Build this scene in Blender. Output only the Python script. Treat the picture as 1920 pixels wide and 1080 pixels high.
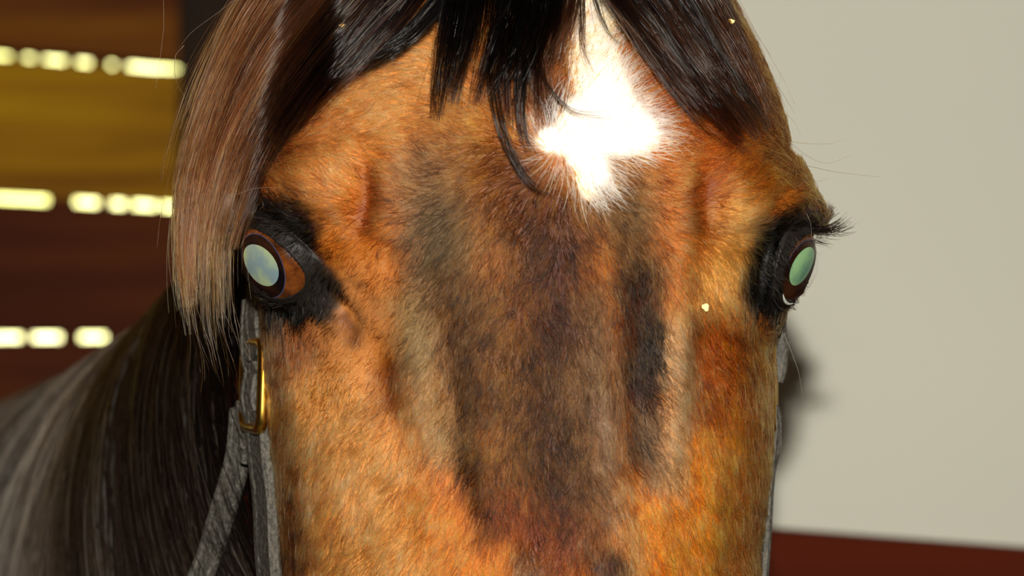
import bpy, math
import numpy as np
from mathutils import Vector, Matrix

for o in list(bpy.data.objects): bpy.data.objects.remove(o, do_unlink=True)
SC = bpy.context.scene
COL = SC.collection
rng = np.random.default_rng(7)

# ------------------------------------------------------------------ camera, light, exposure
FPX = 6000.0; CY = -1.30; CZ = 1.50
cam_d = bpy.data.cameras.new('camera'); cam = bpy.data.objects.new('camera', cam_d); COL.objects.link(cam)
cam_d.sensor_width = 36.0; cam_d.lens = FPX/1920*36.0
cam.location = (0, CY, CZ); cam.rotation_euler = (math.pi/2, 0, 0)
cam_d.dof.use_dof = True; cam_d.dof.focus_distance = 1.325; cam_d.dof.aperture_fstop = 8.5
cam_d.clip_start = 0.05
SC.camera = cam

vs = SC.view_settings
vs.view_transform = 'Standard'; vs.look = 'None'; vs.gamma = 1.0; vs.exposure = 0.0
vs.use_curve_mapping = False

w = bpy.data.worlds.new('world'); SC.world = w; w.use_nodes = True
wn = w.node_tree.nodes; wl = w.node_tree.links
sky = wn.new('ShaderNodeTexSky'); sky.sky_type = 'NISHITA'
sky.sun_elevation = math.radians(38); sky.sun_rotation = math.radians(200); sky.sun_disc = False
wl.new(sky.outputs[0], wn['Background'].inputs[0]); wn['Background'].inputs[1].default_value = 0.5

sun_d = bpy.data.lights.new('sun', 'SUN'); sun_d.energy = 24; sun_d.angle = 0.01; sun_d.color = (1, .95, .8)
sun = bpy.data.objects.new('sun', sun_d); COL.objects.link(sun)
sun.location = (-3, -4, 6)
sun.rotation_euler = Vector((0.15, 0.75, -0.62)).to_track_quat('-Z', 'Y').to_euler()

# the flash unit on top of the camera
fl_d = bpy.data.lights.new('camera_flash', 'AREA'); fl_d.shape = 'RECTANGLE'; fl_d.size = .03; fl_d.size_y = .022
fl_d.energy = 44; fl_d.color = (1.0, .95, .84)
fl = bpy.data.objects.new('camera_flash', fl_d); COL.objects.link(fl)
fl.location = (0.018, CY-0.02, CZ+0.185)
fl.rotation_euler = (Vector((0.0, 0.4, 1.47))-Vector(fl.location)).to_track_quat('-Z', 'Y').to_euler()

# ------------------------------------------------------------------ helpers
def P(px, py, y):
    px, py, y = np.broadcast_arrays(np.asarray(px, float), np.asarray(py, float), np.asarray(y, float))
    d = y-CY
    return np.stack([(px-960)/FPX*d, y, CZ-(py-540)/FPX*d], -1)
def s2l(c):
    c = np.asarray(c, float)/255.0
    return np.where(c <= .04045, c/12.92, ((c+.055)/1.055)**2.4)
def L4(r, g, b): return tuple(float(v) for v in s2l((r, g, b)))+(1.0,)
def sstep(x, a, b):
    t = np.clip((x-a)/(b-a), 0, 1); return t*t*(3-2*t)
def wob(x, y, seed=0):
    r = np.random.default_rng(seed+100); out = 0*x
    for k in range(6):
        a = r.uniform(0, 6.28); f = (1.0+.55*k); ph = r.uniform(0, 6.28)
        out = out+np.sin((x*np.cos(a)+y*np.sin(a))*f+ph+1.3*np.sin((y*np.cos(a)-x*np.sin(a))*f*.7+ph*2))/(1+.45*k)
    return out/2.6
def unit(v): return v/np.maximum(np.linalg.norm(v, axis=-1, keepdims=True), 1e-12)

def tag(o, label=None, cat=None, group=None, kind=None):
    if label: o['label'] = label
    if cat: o['category'] = cat
    if group: o['group'] = group
    if kind: o['kind'] = kind
    return o
def link(name, data, mat=None, parent=None, smooth=True):
    o = bpy.data.objects.new(name, data); COL.objects.link(o)
    if mat: data.materials.append(mat)
    if parent: o.parent = parent; o.matrix_parent_inverse = parent.matrix_basis.inverted()
    if smooth and hasattr(data, 'polygons') and len(data.polygons):
        data.polygons.foreach_set('use_smooth', [True]*len(data.polygons))
    return o
def mesh(name, v, f):
    m = bpy.data.meshes.new(name); m.from_pydata([tuple(map(float, p)) for p in v], [], f); m.update(); return m
def mesh_np(name, v, quads):
    m = bpy.data.meshes.new(name); n = len(quads)
    m.vertices.add(len(v)); m.vertices.foreach_set('co', np.asarray(v, np.float32).ravel())
    m.loops.add(4*n); m.loops.foreach_set('vertex_index', np.asarray(quads, np.int32).ravel())
    m.polygons.add(n); m.polygons.foreach_set('loop_start', np.arange(0, 4*n, 4, dtype=np.int32))
    m.update(calc_edges=True); m.validate(); return m
def grid_quads(nr, nc, wrap=True, off=0, flip=False):
    i = np.arange(nr-1)[:, None]; j = np.arange(nc if wrap else nc-1)[None, :]; j2 = (j+1) % nc
    q = np.stack([i*nc+j, i*nc+j2, (i+1)*nc+j2, (i+1)*nc+j], -1).reshape(-1, 4)
    return (q[:, ::-1] if flip else q)+off
def box_verts(x0, x1, y0, y1, z0, z1):
    v = [(x, y, z) for x in (x0, x1) for y in (y0, y1) for z in (z0, z1)]
    f = [(0, 1, 3, 2), (4, 6, 7, 5), (0, 4, 5, 1), (2, 3, 7, 6), (0, 2, 6, 4), (1, 5, 7, 3)]
    return v, f
def box(name, x0, x1, y0, y1, z0, z1, mat, parent=None, bev=0):
    v, f = box_verts(x0, x1, y0, y1, z0, z1)
    o = link(name, mesh(name, v, f), mat, parent, smooth=False)
    if bev:
        b = o.modifiers.new('bevel', 'BEVEL'); b.width = bev; b.segments = 2
    return o

# ------------------------------------------------------------------ materials
def mat(name, col=(.5, .5, .5, 1), rough=.6, metal=0, spec=.5):
    m = bpy.data.materials.new(name); m.use_nodes = True
    b = m.node_tree.nodes['Principled BSDF']
    b.inputs['Base Color'].default_value = col; b.inputs['Roughness'].default_value = rough
    b.inputs['Metallic'].default_value = metal; b.inputs['Specular IOR Level'].default_value = spec
    return m
def noise_mat(name, cols, scale=(1, 1, 1), nscale=8, rough=.7, bump=.2, detail=6, spec=.3, pos=(.3, .7), metal=0):
    m = mat(name, cols[0], rough, metal, spec); nt = m.node_tree; n = nt.nodes; l = nt.links; b = n['Principled BSDF']
    tc = n.new('ShaderNodeTexCoord'); mp = n.new('ShaderNodeMapping'); mp.inputs['Scale'].default_value = scale
    nz = n.new('ShaderNodeTexNoise'); nz.inputs['Scale'].default_value = nscale; nz.inputs['Detail'].default_value = detail
    cr = n.new('ShaderNodeValToRGB')
    e = cr.color_ramp.elements; e[0].position = pos[0]; e[0].color = cols[0]; e[1].position = pos[1]; e[1].color = cols[-1]
    for k, c in enumerate(cols[1:-1]):
        x = e.new(pos[0]+(pos[1]-pos[0])*(k+1)/(len(cols)-1)); x.color = c
    l.new(tc.outputs['Object'], mp.inputs[0]); l.new(mp.outputs[0], nz.inputs['Vector'])
    l.new(nz.outputs['Fac'], cr.inputs[0]); l.new(cr.outputs[0], b.inputs['Base Color'])
    if bump:
        bp = n.new('ShaderNodeBump'); bp.inputs['Strength'].default_value = bump; bp.inputs['Distance'].default_value = .002
        l.new(nz.outputs['Fac'], bp.inputs['Height']); l.new(bp.outputs[0], b.inputs['Normal'])
    return m
def hair_mat(name, rough=.35, radial=.5, ior=1.55, coat=0.0):
    m = bpy.data.materials.new(name); m.use_nodes = True; n = m.node_tree.nodes; l = m.node_tree.links
    n.remove(n['Principled BSDF'])
    h = n.new('ShaderNodeBsdfHairPrincipled'); h.model = 'CHIANG'; h.parametrization = 'COLOR'
    at = n.new('ShaderNodeAttribute'); at.attribute_name = 'col'
    l.new(at.outputs['Color'], h.inputs['Color'])
    h.inputs['Roughness'].default_value = rough; h.inputs['Radial Roughness'].default_value = radial
    h.inputs['IOR'].default_value = ior
    h.inputs['Coat'].default_value = coat
    h.inputs['Random Roughness'].default_value = .2
    l.new(h.outputs[0], n['Material Output'].inputs[0])
    return m

# ------------------------------------------------------------------ the stable (setting)
M_PLANK = [noise_mat('dark_plank_%d' % i, [L4(*a), L4(*b), L4(*c)], (.7, 4, 9), 3.0, .8, .5, 8)
           for i, (a, b, c) in enumerate([((96, 44, 3), (128, 72, 3), (156, 100, 6)),
                                          ((112, 58, 3), (178, 126, 2), (212, 168, 8)),
                                          ((68, 22, 2), (84, 32, 2), (104, 50, 3))])]
M_WALL = noise_mat('cream_paint', [L4(196, 196, 184), L4(205, 204, 192)], (1, 1, 1), 1.5, .75, .05, 3)
M_KICK = noise_mat('red_brown_board', [L4(66, 17, 2), L4(86, 28, 3)], (.6, 4, 8), 3, .7, .2, 6, .08)
M_FLOOR = noise_mat('stable_floor', [L4(90, 78, 62), L4(130, 115, 92)], (1, 1, 1), 6, .95, .4)
M_CEIL = noise_mat('ceiling_boards', [L4(80, 56, 34), L4(110, 80, 50)], (6, .6, 1), 3, .85, .2)
M_GRASS = noise_mat('sunlit_grass', [L4(190, 196, 96), L4(226, 226, 140), L4(240, 238, 190)], (1, 1, 1), 2.2, .9, .3)
M_POST = noise_mat('dark_post', [L4(30, 20, 10), L4(52, 34, 18)], (5, 5, .6), 3, .8, .3)

YL = 2.0      # left plank wall
YR = 0.92     # cream wall
XL, XRT = -2.6, 2.4
YB = -3.2
st = lambda o: tag(o, kind='structure')
st(box('floor', XL, XRT, YB, YL+.2, -.06, 0, M_FLOOR))
st(box('ceiling', XL, XRT, YB, YL+.2, 2.9, 2.96, M_CEIL))
st(box('wall_side', XL-.06, XL, YB, YL+.2, 0, 2.9, M_CEIL))
st(box('wall_behind', XL, XRT, YB-.06, YB, 0, 2.9, M_CEIL))
st(box('wall_east', XRT, XRT+.06, YB, YL+.2, 0, 2.9, M_WALL))
wr = st(box('wall_right', 0.0, XRT, YR, YR+.06, 0, 2.9, M_WALL))
st(box('wall_return', 0.0, .06, YR+.06, YL, 0, 2.9, M_WALL))
# plank wall at the back: every board its own piece, with daylight slits between
def zL(py): return CZ-(py-540)/FPX*(YL-CY)
wall = bpy.data.objects.new('wall_left', None); COL.objects.link(wall); st(wall); wall.location = (-1.3, YL, 0)
slits = [(-160, -156, 0), (101, 127, 0), (371, 386, 0), (633, 632, 0), (905, 905, 0)]
SL = .0058
def slz(s, x):
    a, b, _ = s; px = 960+x/(YL-CY)*FPX
    return zL(a+(b-a)*px/300.0)
xa, xb = XL, 0.06
levels = [(0, 0)]
edges = []
for s in slits[::-1]: edges.append((slz(s, -.9), s))
def plank(za, zb, za2, zb2, k):
    # za..zb at x=-.98, slope continues
    v = []
    x0, x1 = xa, xb
    def ex(zl, zr, x): return zl+(zr-zl)*(x+.16*(YL-CY))/(.05*(YL-CY))
    for y in (YL, YL+.028):
        for x in (x0, x1):
            for lo, hi in (((za, za2), (zb, zb2)),):
                v.append((x, y, ex(lo[0], lo[1], x))); v.append((x, y, ex(hi[0], hi[1], x)))
    f = [(0, 2, 3, 1), (4, 5, 7, 6), (0, 1, 5, 4), (2, 6, 7, 3), (0, 4, 6, 2), (1, 3, 7, 5)]
    zm = (za+zb)/2; pm = 540-(zm-CZ)/(YL-CY)*FPX
    mi = 0 if pm < 100 else 1 if pm < 370 else 2 if pm < 900 else k % 3
    o = link('plank', mesh('plank', v, f), M_PLANK[mi], wall, smooth=False)
    b = o.modifiers.new('bevel', 'BEVEL'); b.width = .003; b.segments = 2
z_lo = (0.0, 0.0)
k = 0
zz = []
for s in slits[::-1]:
    a, b, _ = s; zz.append((zL(a), zL(b)))
base = zz[0]
zb_ = [0.0+.2*i for i in range(6)]
prev = (0.0, 0.0)
while prev[0]+.2 < zz[0][0]-.05:
    nx = (prev[0]+.2, prev[1]+.2); plank(prev[0], nx[0]-.001, prev[1], nx[1]-.001, k); prev = nx; k += 1
for z in zz:
    plank(prev[0], z[0]-SL/2, prev[1], z[1]-SL/2, k); k += 1
    prev = (z[0]+SL/2, z[1]+SL/2)
while prev[0] < 2.9:
    plank(prev[0], prev[0]+.199, prev[1], prev[1]+.199, k); prev = (prev[0]+.2, prev[1]+.2); k += 1
# blocks added in the slits to break the daylight into dashes
def slit_blocker(px0, px1, row):
    a, b, _ = slits[row]; d = YL-CY
    x0, x1 = (px0-960)/FPX*d, (px1-960)/FPX*d; pm = (px0+px1)/2
    z = zL(a+(b-a)*pm/300.0)
    box('slit_blocker', x0, x1, YL+.004, YL+.024, z-SL*.7, z+SL*.7, M_PLANK[2], wall)
for r_, segs in ((1, ((18, 40), (62, 78), (120, 140), (168, 200), (214, 236), (268, 600))),
                 (2, ((88, 136), (182, 205), (232, 246), (290, 300), (330, 600))),
                 (3, ((38, 56), (112, 146), (196, 600))), (0, ((30, 60), (150, 700))), (4, ((60, 90), (200, 700)))):
    for a, b in segs: slit_blocker(a, b, r_)
xp = (395-960)/FPX*(YL-.1-CY)
st(box('trim_1', xp-.03, xp+.09, YL-.12, YL-.001, 0, 2.9, M_POST, bev=.004))
# kick boards on the cream wall, top edge falling slightly to the right
kb = bpy.data.objects.new('baseboard_right', None); COL.objects.link(kb); st(kb); kb.location = (1, YR, 0)
dk = YR-.03-CY
def kz(px): return CZ-((994+(px-1450)*.0765)-540)/FPX*dk
xs0, xs1 = .012, XRT
ppx = lambda x: 960+x/dk*FPX
for i in range(6):
    t0, t1 = kz(ppx(xs0))-.22*i, kz(ppx(xs1))-.22*i
    b0, b1 = t0-.216, t1-.216
    if min(t0, t1) < .05: break
    b0, b1 = max(b0, .0), max(b1, .0)
    v = [(x, y, z) for y in (YR-.03, YR) for (x, z) in ((xs0, b0), (xs0, t0), (xs1, b1), (xs1, t1))]
    o = link('board', mesh('board', v, [(0, 2, 3, 1), (4, 5, 7, 6), (0, 1, 5, 4), (2, 6, 7, 3), (0, 4, 6, 2), (1, 3, 7, 5)]), M_KICK, kb, smooth=False)
    bb = o.modifiers.new('bevel', 'BEVEL'); bb.width = .004; bb.segments = 2
# outside: sunlit grassy bank seen only through the slits
gv = []
nx_, ny_ = 40, 30
gx = np.linspace(-14, 10, nx_); gy = np.linspace(YL+.4, YL+16, ny_)
GX, GY = np.meshgrid(gx, gy)
GZ = -.1+np.clip(GY-YL-1.2, 0, None)*.52+.12*wob(GX*.8, GY*.8, 3)
st(link('ground', mesh_np('ground', np.stack([GX, GY, GZ], -1).reshape(-1, 3), grid_quads(ny_, nx_, False)), M_GRASS))

# ------------------------------------------------------------------ horse: head surface
horse = bpy.data.objects.new('horse', None); COL.objects.link(horse); horse.location = (-1.0, 1.4, 0)
tag(horse, 'bay horse facing the camera with a white star, black forelock and eyeshine painted in the pupils', 'horse')

def curve(pts):
    a = np.array(pts, float); x, y = a[:, 0], a[:, 1]
    # monotone-ish cubic (finite-difference Hermite)
    h = np.diff(x); dl = np.diff(y)/h; m = np.zeros_like(y); m[1:-1] = np.where(dl[:-1]*dl[1:] > 0, (dl[:-1]+dl[1:])/2, 0); m[0] = dl[0]; m[-1] = dl[-1]
    def f(q):
        q = np.clip(np.asarray(q, float), x[0], x[-1]); i = np.clip(np.searchsorted(x, q)-1, 0, len(h)-1); t = (q-x[i])/h[i]
        return ((2*t**3-3*t**2+1)*y[i]+(t**3-2*t**2+t)*h[i]*m[i]+(-2*t**3+3*t**2)*y[i+1]+(t**3-t**2)*h[i]*m[i+1])
    return f
# outline (pixel columns of the left and right silhouette for each pixel row), depth of the mid line, depth of the silhouette
XLf = curve([(-620, 860), (-560, 740), (-400, 650), (-200, 585), (0, 520), (150, 478), (300, 448), (380, 436), (430, 438), (480, 468), (560, 486), (600, 491), (700, 499), (800, 508), (950, 519), (1080, 530), (1500, 590), (2000, 690), (2350, 700), (2520, 760), (2600, 880)])
XRf = curve([(-620, 1130), (-560, 1180), (-400, 1250), (-200, 1310), (0, 1372), (60, 1402), (120, 1430), (180, 1453), (240, 1470), (275, 1476), (310, 1500), (350, 1524), (385, 1541), (410, 1546), (440, 1520), (500, 1484), (575, 1472), (610, 1462), (640, 1452), (700, 1450), (800, 1446), (900, 1440), (1000, 1431), (1080, 1424), (1500, 1370), (2000, 1290), (2350, 1290), (2520, 1230), (2600, 1120)])
MID = curve([(-620, 1000), (0, 1030), (300, 1030), (1080, 1040), (2000, 1010), (2600, 1000)])
YC = curve([(-620, .15), (-560, .10), (-400, .060), (-200, .026), (0, .006), (200, -.010), (400, -.014), (700, -.010), (1080, -.012), (1600, -.020), (2300, -.02), (2500, .01), (2600, .05)])
YS = curve([(-620, .17), (-560, .16), (-400, .14), (-200, .11), (0, .085), (250, .072), (400, .066), (600, .070), (1080, .075), (1600, .06), (2300, .05), (2600, .06)])
YBk = curve([(-620, .19), (-560, .22), (-300, .24), (0, .25), (400, .24), (900, .23), (1400, .20), (1900, .14), (2300, .12), (2600, .07)])
PEX = curve([(-620, 2.0), (0, 2.35), (300, 2.55), (500, 2.45), (700, 2.2), (1080, 1.9), (2000, 2.0), (2600, 2.0)])

rows = np.concatenate([np.linspace(-620, -60, 60, endpoint=False), np.linspace(-60, 380, 110, endpoint=False),
                       np.linspace(380, 640, 110, endpoint=False), np.linspace(640, 1130, 115, endpoint=False), np.linspace(1130, 2600, 70)])
NR = len(rows); NF, NB = 520, 60
ND = 3000
phi = np.linspace(-math.pi, math.pi, ND+1)
PX = np.zeros((NR, NF+NB)); PY = np.zeros_like(PX); YY = np.zeros_like(PX)
for i, r in enumerate(rows):
    s, c = np.sin(phi), np.cos(phi)
    p = float(PEX(r)); mid = float(MID(r)); xl, xr = float(XLf(r)), float(XRf(r)); yc, ys, yb = float(YC(r)), float(YS(r)), float(YBk(r))
    front = c >= 0
    u = np.sign(s)*np.abs(s)**(2/p if p > 0 else 1)
    u = np.where(front, np.sign(s)*np.abs(s)**(2/p), np.sign(s)*np.abs(s)**(.9))
    cz = np.where(front, np.abs(c)**(2/p), -np.abs(c)**(.9))
    px = np.where(u < 0, mid+u*(mid-xl), mid+u*(xr-mid))
    yy = np.where(front, ys-(ys-yc)*cz, ys-(yb-ys)*cz)
    q = P(px, r, yy); seg = np.linalg.norm(np.diff(q, axis=0), axis=1)
    wgt = np.where((c[:-1]+c[1:])/2 > -.12, 1.0, NB/NF*.35)
    cum = np.concatenate([[0], np.cumsum(seg*wgt)]); cum /= cum[-1]
    t = np.linspace(0, 1, NF+NB, endpoint=False)
    PX[i] = np.interp(t, cum, px); YY[i] = np.interp(t, cum, yy); PY[i] = r
NC = NF+NB
V = P(PX, PY, YY)

def normals(V):
    du = np.roll(V, -1, 1)-np.roll(V, 1, 1)
    dv = np.empty_like(V); dv[1:-1] = V[2:]-V[:-2]; dv[0] = V[1]-V[0]; dv[-1] = V[-1]-V[-2]
    n = unit(np.cross(du, dv))
    s_ = np.sign(np.sum(n*(V-V.mean(axis=1, keepdims=True)), -1).mean())
    return n*s_
# relief: (px, py, rx, ry, angle deg, millimetres)
RELIEF = [(685, 372, 20, 46, 4, -4.6), (610, 355, 70, 60, 20, 4.0), (560, 330, 60, 40, -30, 3.0), (745, 400, 34, 120, 0, 2.0),
          (1325, 385, 24, 56, -4, -3.0), (1400, 350, 60, 60, -20, 3.0), (1270, 400, 34, 120, 0, 1.8),
          (650, 590, 14, 50, -38, -3.0), (600, 600, 40, 24, 20, 1.2), (718, 735, 26, 60, -10, -4.0), (660, 690, 40, 70, -10, 1.8), (790, 760, 28, 90, 0, 2.0),
          (1195, 700, 30, 190, 4, -4.5), (1265, 720, 24, 170, 4, 3.5), (1225, 900, 30, 60, 0, -1.5), (1320, 640, 30, 80, 0, -2.5), (1390, 700, 24, 90, 0, 2.0),
          (1030, 650, 26, 230, 0, 2.4), (1110, 760, 40, 180, -6, 3.0), (930, 700, 60, 200, 4, 2.0), (845, 720, 24, 120, -8, -3.0), (870, 930, 30, 90, -14, -3.0),
          (960, 1010, 40, 80, 0, -2.0), (1150, 1000, 34, 100, -14, 3.0), (1120, 1060, 26, 50, 0, -3.0), (985, 1060, 26, 40, 0, 2.4),
          (540, 1020, 22, 120, -3, -2.0), (600, 900, 60, 120, 0, 2.0), (1330, 960, 26, 120, 3, 1.8),
          (830, 250, 90, 90, 0, 1.5), (990, 330, 60, 90, 0, -2.0), (1180, 480, 40, 120, -4, -1.6), (1085, 560, 36, 140, 0, 1.4)]
N = normals(V); disp = np.zeros_like(PX)
fr = sstep(-N[..., 1], -.1, .25)
for (a, b, rx, ry, an, mm) in RELIEF:
    t = math.radians(an); dx, dy = PX-a, PY-b
    e1, e2 = dx*math.cos(t)+dy*math.sin(t), -dx*math.sin(t)+dy*math.cos(t)
    disp += mm*1e-3*np.exp(-.5*((e1/rx)**2+(e2/ry)**2)*1.4)
disp += .0007*wob(PX/38, PY/55, 5)*sstep(PY, 250, 500)
V = V+N*(disp*fr)[..., None]

# eyes
EYES = [dict(px=549, py=474, y=.028, yaw=-50, beta=30, R=.0213, s=-1, down=.36, na=1.10),
        dict(px=1436, py=483, y=.040, yaw=60, beta=34, R=.0213, s=1, down=.38, na=.66)]
for e in EYES:
    e['C'] = P(e['px'], e['py'], e['y']); a = math.radians(abs(e['yaw'])); s = e['s']
    e['a'] = unit(np.array([s*math.sin(a), -math.cos(a), -e['down']]))
    h = np.array([-s*math.cos(a), -math.sin(a), 0.0]); zz_ = np.array([0, 0, 1.0]); b = math.radians(e['beta'])
    e1 = math.cos(b)*h-math.sin(b)*zz_; e1 = unit(e1-e['a']*(e1@e['a'])); e['e1'] = e1
    e2 = np.cross(e['a'], e1); e['e2'] = e2 if e2[2] > 0 else -e2
def eye_g(e, p):
    d = p-e['C']; r = np.linalg.norm(d, axis=-1); d = d/np.maximum(r, 1e-9)[..., None]
    q1, q2, q3 = d@e['e1'], d@e['e2'], d@e['a']
    ang = np.arccos(np.clip(q3, -1, 1)); pr = np.sqrt(q1*q1+q2*q2)+1e-9
    A1, A2 = ang*q1/pr, ang*q2/pr        # angular coordinates
    up = np.where(A2 > 0, .76, .64)
    g = (np.abs(A1/np.where(A1 > 0, e['na'], .98))**2.0+np.abs(A2/up)**1.9)**.5
    return g, r, d, A1, A2, q3
for e in EYES:
    g, r0, d, A1, A2, q3 = eye_g(e, V); R = e['R']
    near = (r0 < 3.2*R) & (q3 > -.55)
    sh = R*1.05; k = .006; hh = np.clip(.5+.5*(sh-r0)/k, 0, 1)          # smooth union of the head with the lid shell
    un = r0*(1-hh)+sh*hh+k*hh*(1-hh)
    un = un-.0011*np.exp(-((g-1.42)/.06)**2)+.0009*np.exp(-((g-1.58)/.08)**2)-.0008*np.exp(-((g-1.78)/.05)**2)*(A2 > -.2)
    wv = sstep(g, 1.0, 1.4)
    rt = R*1.02*(1-wv)+un*wv
    rt = np.where(g < 1, R*.80, rt)
    fade = sstep(q3, -.5, -.1)*(1-sstep(r0, 2.4*R, 3.2*R))
    rn = np.where(near, r0*(1-fade)+rt*fade, r0)
    V = e['C']+d*rn[..., None]
N = normals(V)

# ------------------------------------------------------------------ coat colour (pigment, some sheen and crease shade painted in) as strokes in face coordinates
# (x0,y0,x1,y1, radius, softness, (r,g,b), alpha)
BASE = (186, 108, 46)
STROKES = [
    # lower side cheeks, brighter orange
    (590, 780, 720, 1060, 112, 90, (236, 164, 96), .92), (830, 950, 860, 1080, 60, 50, (206, 118, 44), .8), (1330, 840, 1250, 1080, 70, 60, (222, 128, 36), .9),
    (620, 640, 690, 560, 50, 50, (212, 142, 84), .8), (600, 330, 560, 300, 70, 60, (212, 136, 74), .8), (720, 300, 735, 560, 30, 40, (204, 124, 62), .7),
    (700, 190, 800, 140, 60, 60, (218, 146, 80), .85), (600, 220, 500, 310, 40, 40, (190, 110, 50), .7),
    (1290, 300, 1280, 560, 36, 40, (196, 116, 56), .8), (1375, 420, 1365, 550, 40, 36, (236, 168, 92), .95), (1420, 330, 1480, 360, 40, 40, (184, 108, 40), .7),
    (1260, 200, 1330, 260, 60, 50, (176, 90, 36), .8), (1420, 680, 1430, 1000, 24, 30, (160, 84, 32), .7),
    (1360, 640, 1340, 760, 40, 40, (146, 72, 10), .85), (1400, 60, 1480, 300, 34, 30, (120, 56, 20), .85),
    # reddish rust edges; shade of creases and hollows painted as dark rust
    (545, 900, 540, 1080, 20, 26, (118, 52, 14), .85), (510, 700, 530, 880, 14, 22, (158, 84, 34), .8), (560, 640, 540, 660, 40, 30, (150, 92, 62), .7),
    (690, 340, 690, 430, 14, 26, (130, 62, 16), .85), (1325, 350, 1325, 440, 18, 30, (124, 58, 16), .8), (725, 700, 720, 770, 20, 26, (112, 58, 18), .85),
    (645, 590, 670, 640, 8, 14, (110, 56, 20), .8), (480, 320, 540, 300, 20, 24, (136, 66, 22), .7),
    # brown forehead centre
    (870, 250, 960, 420, 60, 60, (156, 98, 42), .8), (1030, 420, 1040, 980, 64, 66, (72, 39, 6), .92), (950, 560, 965, 900, 36, 56, (116, 76, 32), .8), (1000, 500, 1010, 860, 16, 40, (64, 38, 12), .4), (1055, 620, 1050, 900, 16, 40, (66, 38, 12), .4), (975, 540, 990, 600, 20, 30, (118, 66, 18), .6),
    (1080, 700, 1120, 920, 30, 44, (112, 78, 50), .75), (1000, 140, 1040, 200, 26, 24, (50, 28, 12), .85), (985, 20, 1040, 90, 40, 30, (70, 40, 18), .8), (860, 330, 900, 420, 60, 50, (126, 80, 42), .7), (960, 330, 990, 360, 50, 40, (104, 58, 20), .8),
    # dark sooty bands; black hair's grey sheen and ridge highlights painted in
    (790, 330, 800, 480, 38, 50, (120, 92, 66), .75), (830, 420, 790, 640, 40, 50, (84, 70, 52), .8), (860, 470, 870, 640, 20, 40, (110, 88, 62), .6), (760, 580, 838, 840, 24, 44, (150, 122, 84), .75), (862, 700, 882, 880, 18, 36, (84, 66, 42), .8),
    (880, 560, 900, 760, 40, 40, (84, 58, 38), .7), (890, 880, 920, 1000, 26, 36, (92, 60, 34), .8),
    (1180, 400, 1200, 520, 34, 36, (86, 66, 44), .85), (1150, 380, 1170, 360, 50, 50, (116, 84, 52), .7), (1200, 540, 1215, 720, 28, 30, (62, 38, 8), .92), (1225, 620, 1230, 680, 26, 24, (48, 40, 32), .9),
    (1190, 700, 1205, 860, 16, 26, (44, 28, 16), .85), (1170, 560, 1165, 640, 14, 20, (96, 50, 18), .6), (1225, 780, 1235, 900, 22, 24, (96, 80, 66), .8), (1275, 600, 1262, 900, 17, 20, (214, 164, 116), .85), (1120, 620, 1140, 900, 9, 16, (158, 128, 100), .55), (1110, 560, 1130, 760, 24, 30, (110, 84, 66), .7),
    (1130, 760, 1150, 960, 18, 22, (134, 100, 80), .7), (1160, 900, 1190, 1070, 12, 16, (196, 130, 74), .8),
    # nose end patches
    (960, 960, 1050, 1040, 40, 40, (126, 62, 22), .85), (930, 1040, 950, 1080, 24, 24, (196, 112, 40), .7), (985, 1060, 1000, 1080, 20, 20, (120, 88, 72), .8), (1130, 1050, 1150, 1090, 24, 26, (48, 30, 20), .9),
    (1110, 1010, 1120, 1030, 16, 16, (140, 100, 80), .8),
    # black skin round the eyes
    (520, 470, 540, 520, 70, 26, (34, 28, 24), .97), (500, 420, 560, 410, 40, 26, (44, 34, 26), .9), (560, 590, 520, 590, 16, 16, (34, 26, 20), .9),
    (1450, 460, 1440, 550, 34, 24, (26, 19, 14), .97), (1480, 420, 1535, 410, 20, 18, (30, 22, 15), .92),
    (480, 400, 560, 430, 26, 20, (44, 34, 28), .95), (575, 440, 600, 560, 16, 20, (40, 34, 30), .95), (500, 585, 590, 580, 12, 14, (30, 24, 20), .95), (450, 400, 500, 380, 14, 20, (40, 26, 18), .9),
    (470, 440, 560, 560, 50, 20, (16, 12, 10), .98),
    (1440, 430, 1420, 540, 20, 22, (38, 26, 18), .95), (1450, 460, 1440, 570, 26, 16, (18, 13, 10), .97), (1530, 425, 1470, 430, 18, 16, (18, 13, 10), .97), (1470, 590, 1450, 590, 12, 14, (26, 20, 16), .95), (1500, 400, 1535, 400, 10, 14, (50, 34, 20), .8),
]
WHITE = [(1095, -60, 1105, 60, 48), (1110, 60, 1130, 190, 44), (1130, 170, 1160, 230, 50), (1030, 262, 1080, 262, 26), (1090, 230, 1190, 250, 46), (1085, 280, 1110, 320, 34), (1100, 320, 1104, 356, 16)]
def seg_d(x, y, x0, y0, x1, y1):
    dx, dy = x1-x0, y1-y0; t = np.clip(((x-x0)*dx+(y-y0)*dy)/max(dx*dx+dy*dy, 1e-6), 0, 1)
    return np.hypot(x-x0-t*dx, y-y0-t*dy)
def coat_colour(px, py):
    jx = px+9*wob(px/28, py/28, 11)+4*wob(px/9, py/9, 12); jy = py+12*wob(px/30, py/30, 13)
    c = np.tile(s2l(BASE), px.shape+(1,)).astype(float)
    for (x0, y0, x1, y1, r, so, col, al) in STROKES:
        so = so*1.2; m = (1-sstep(seg_d(jx, jy, x0, y0, x1, y1), r-so*.5, r+so))*al
        c = c*(1-m[..., None])+s2l(col)*m[..., None]
    return c
def star(px, py):
    jx = px+7*wob(px/16, py/16, 21)+4*wob(px/6, py/6, 22); jy = py+6*wob(px/14, py/14, 23)
    m = 0*px
    for (x0, y0, x1, y1, r) in WHITE: m = np.maximum(m, 1-sstep(seg_d(jx, jy, x0, y0, x1, y1), r-8, r+8))
    return m
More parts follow.
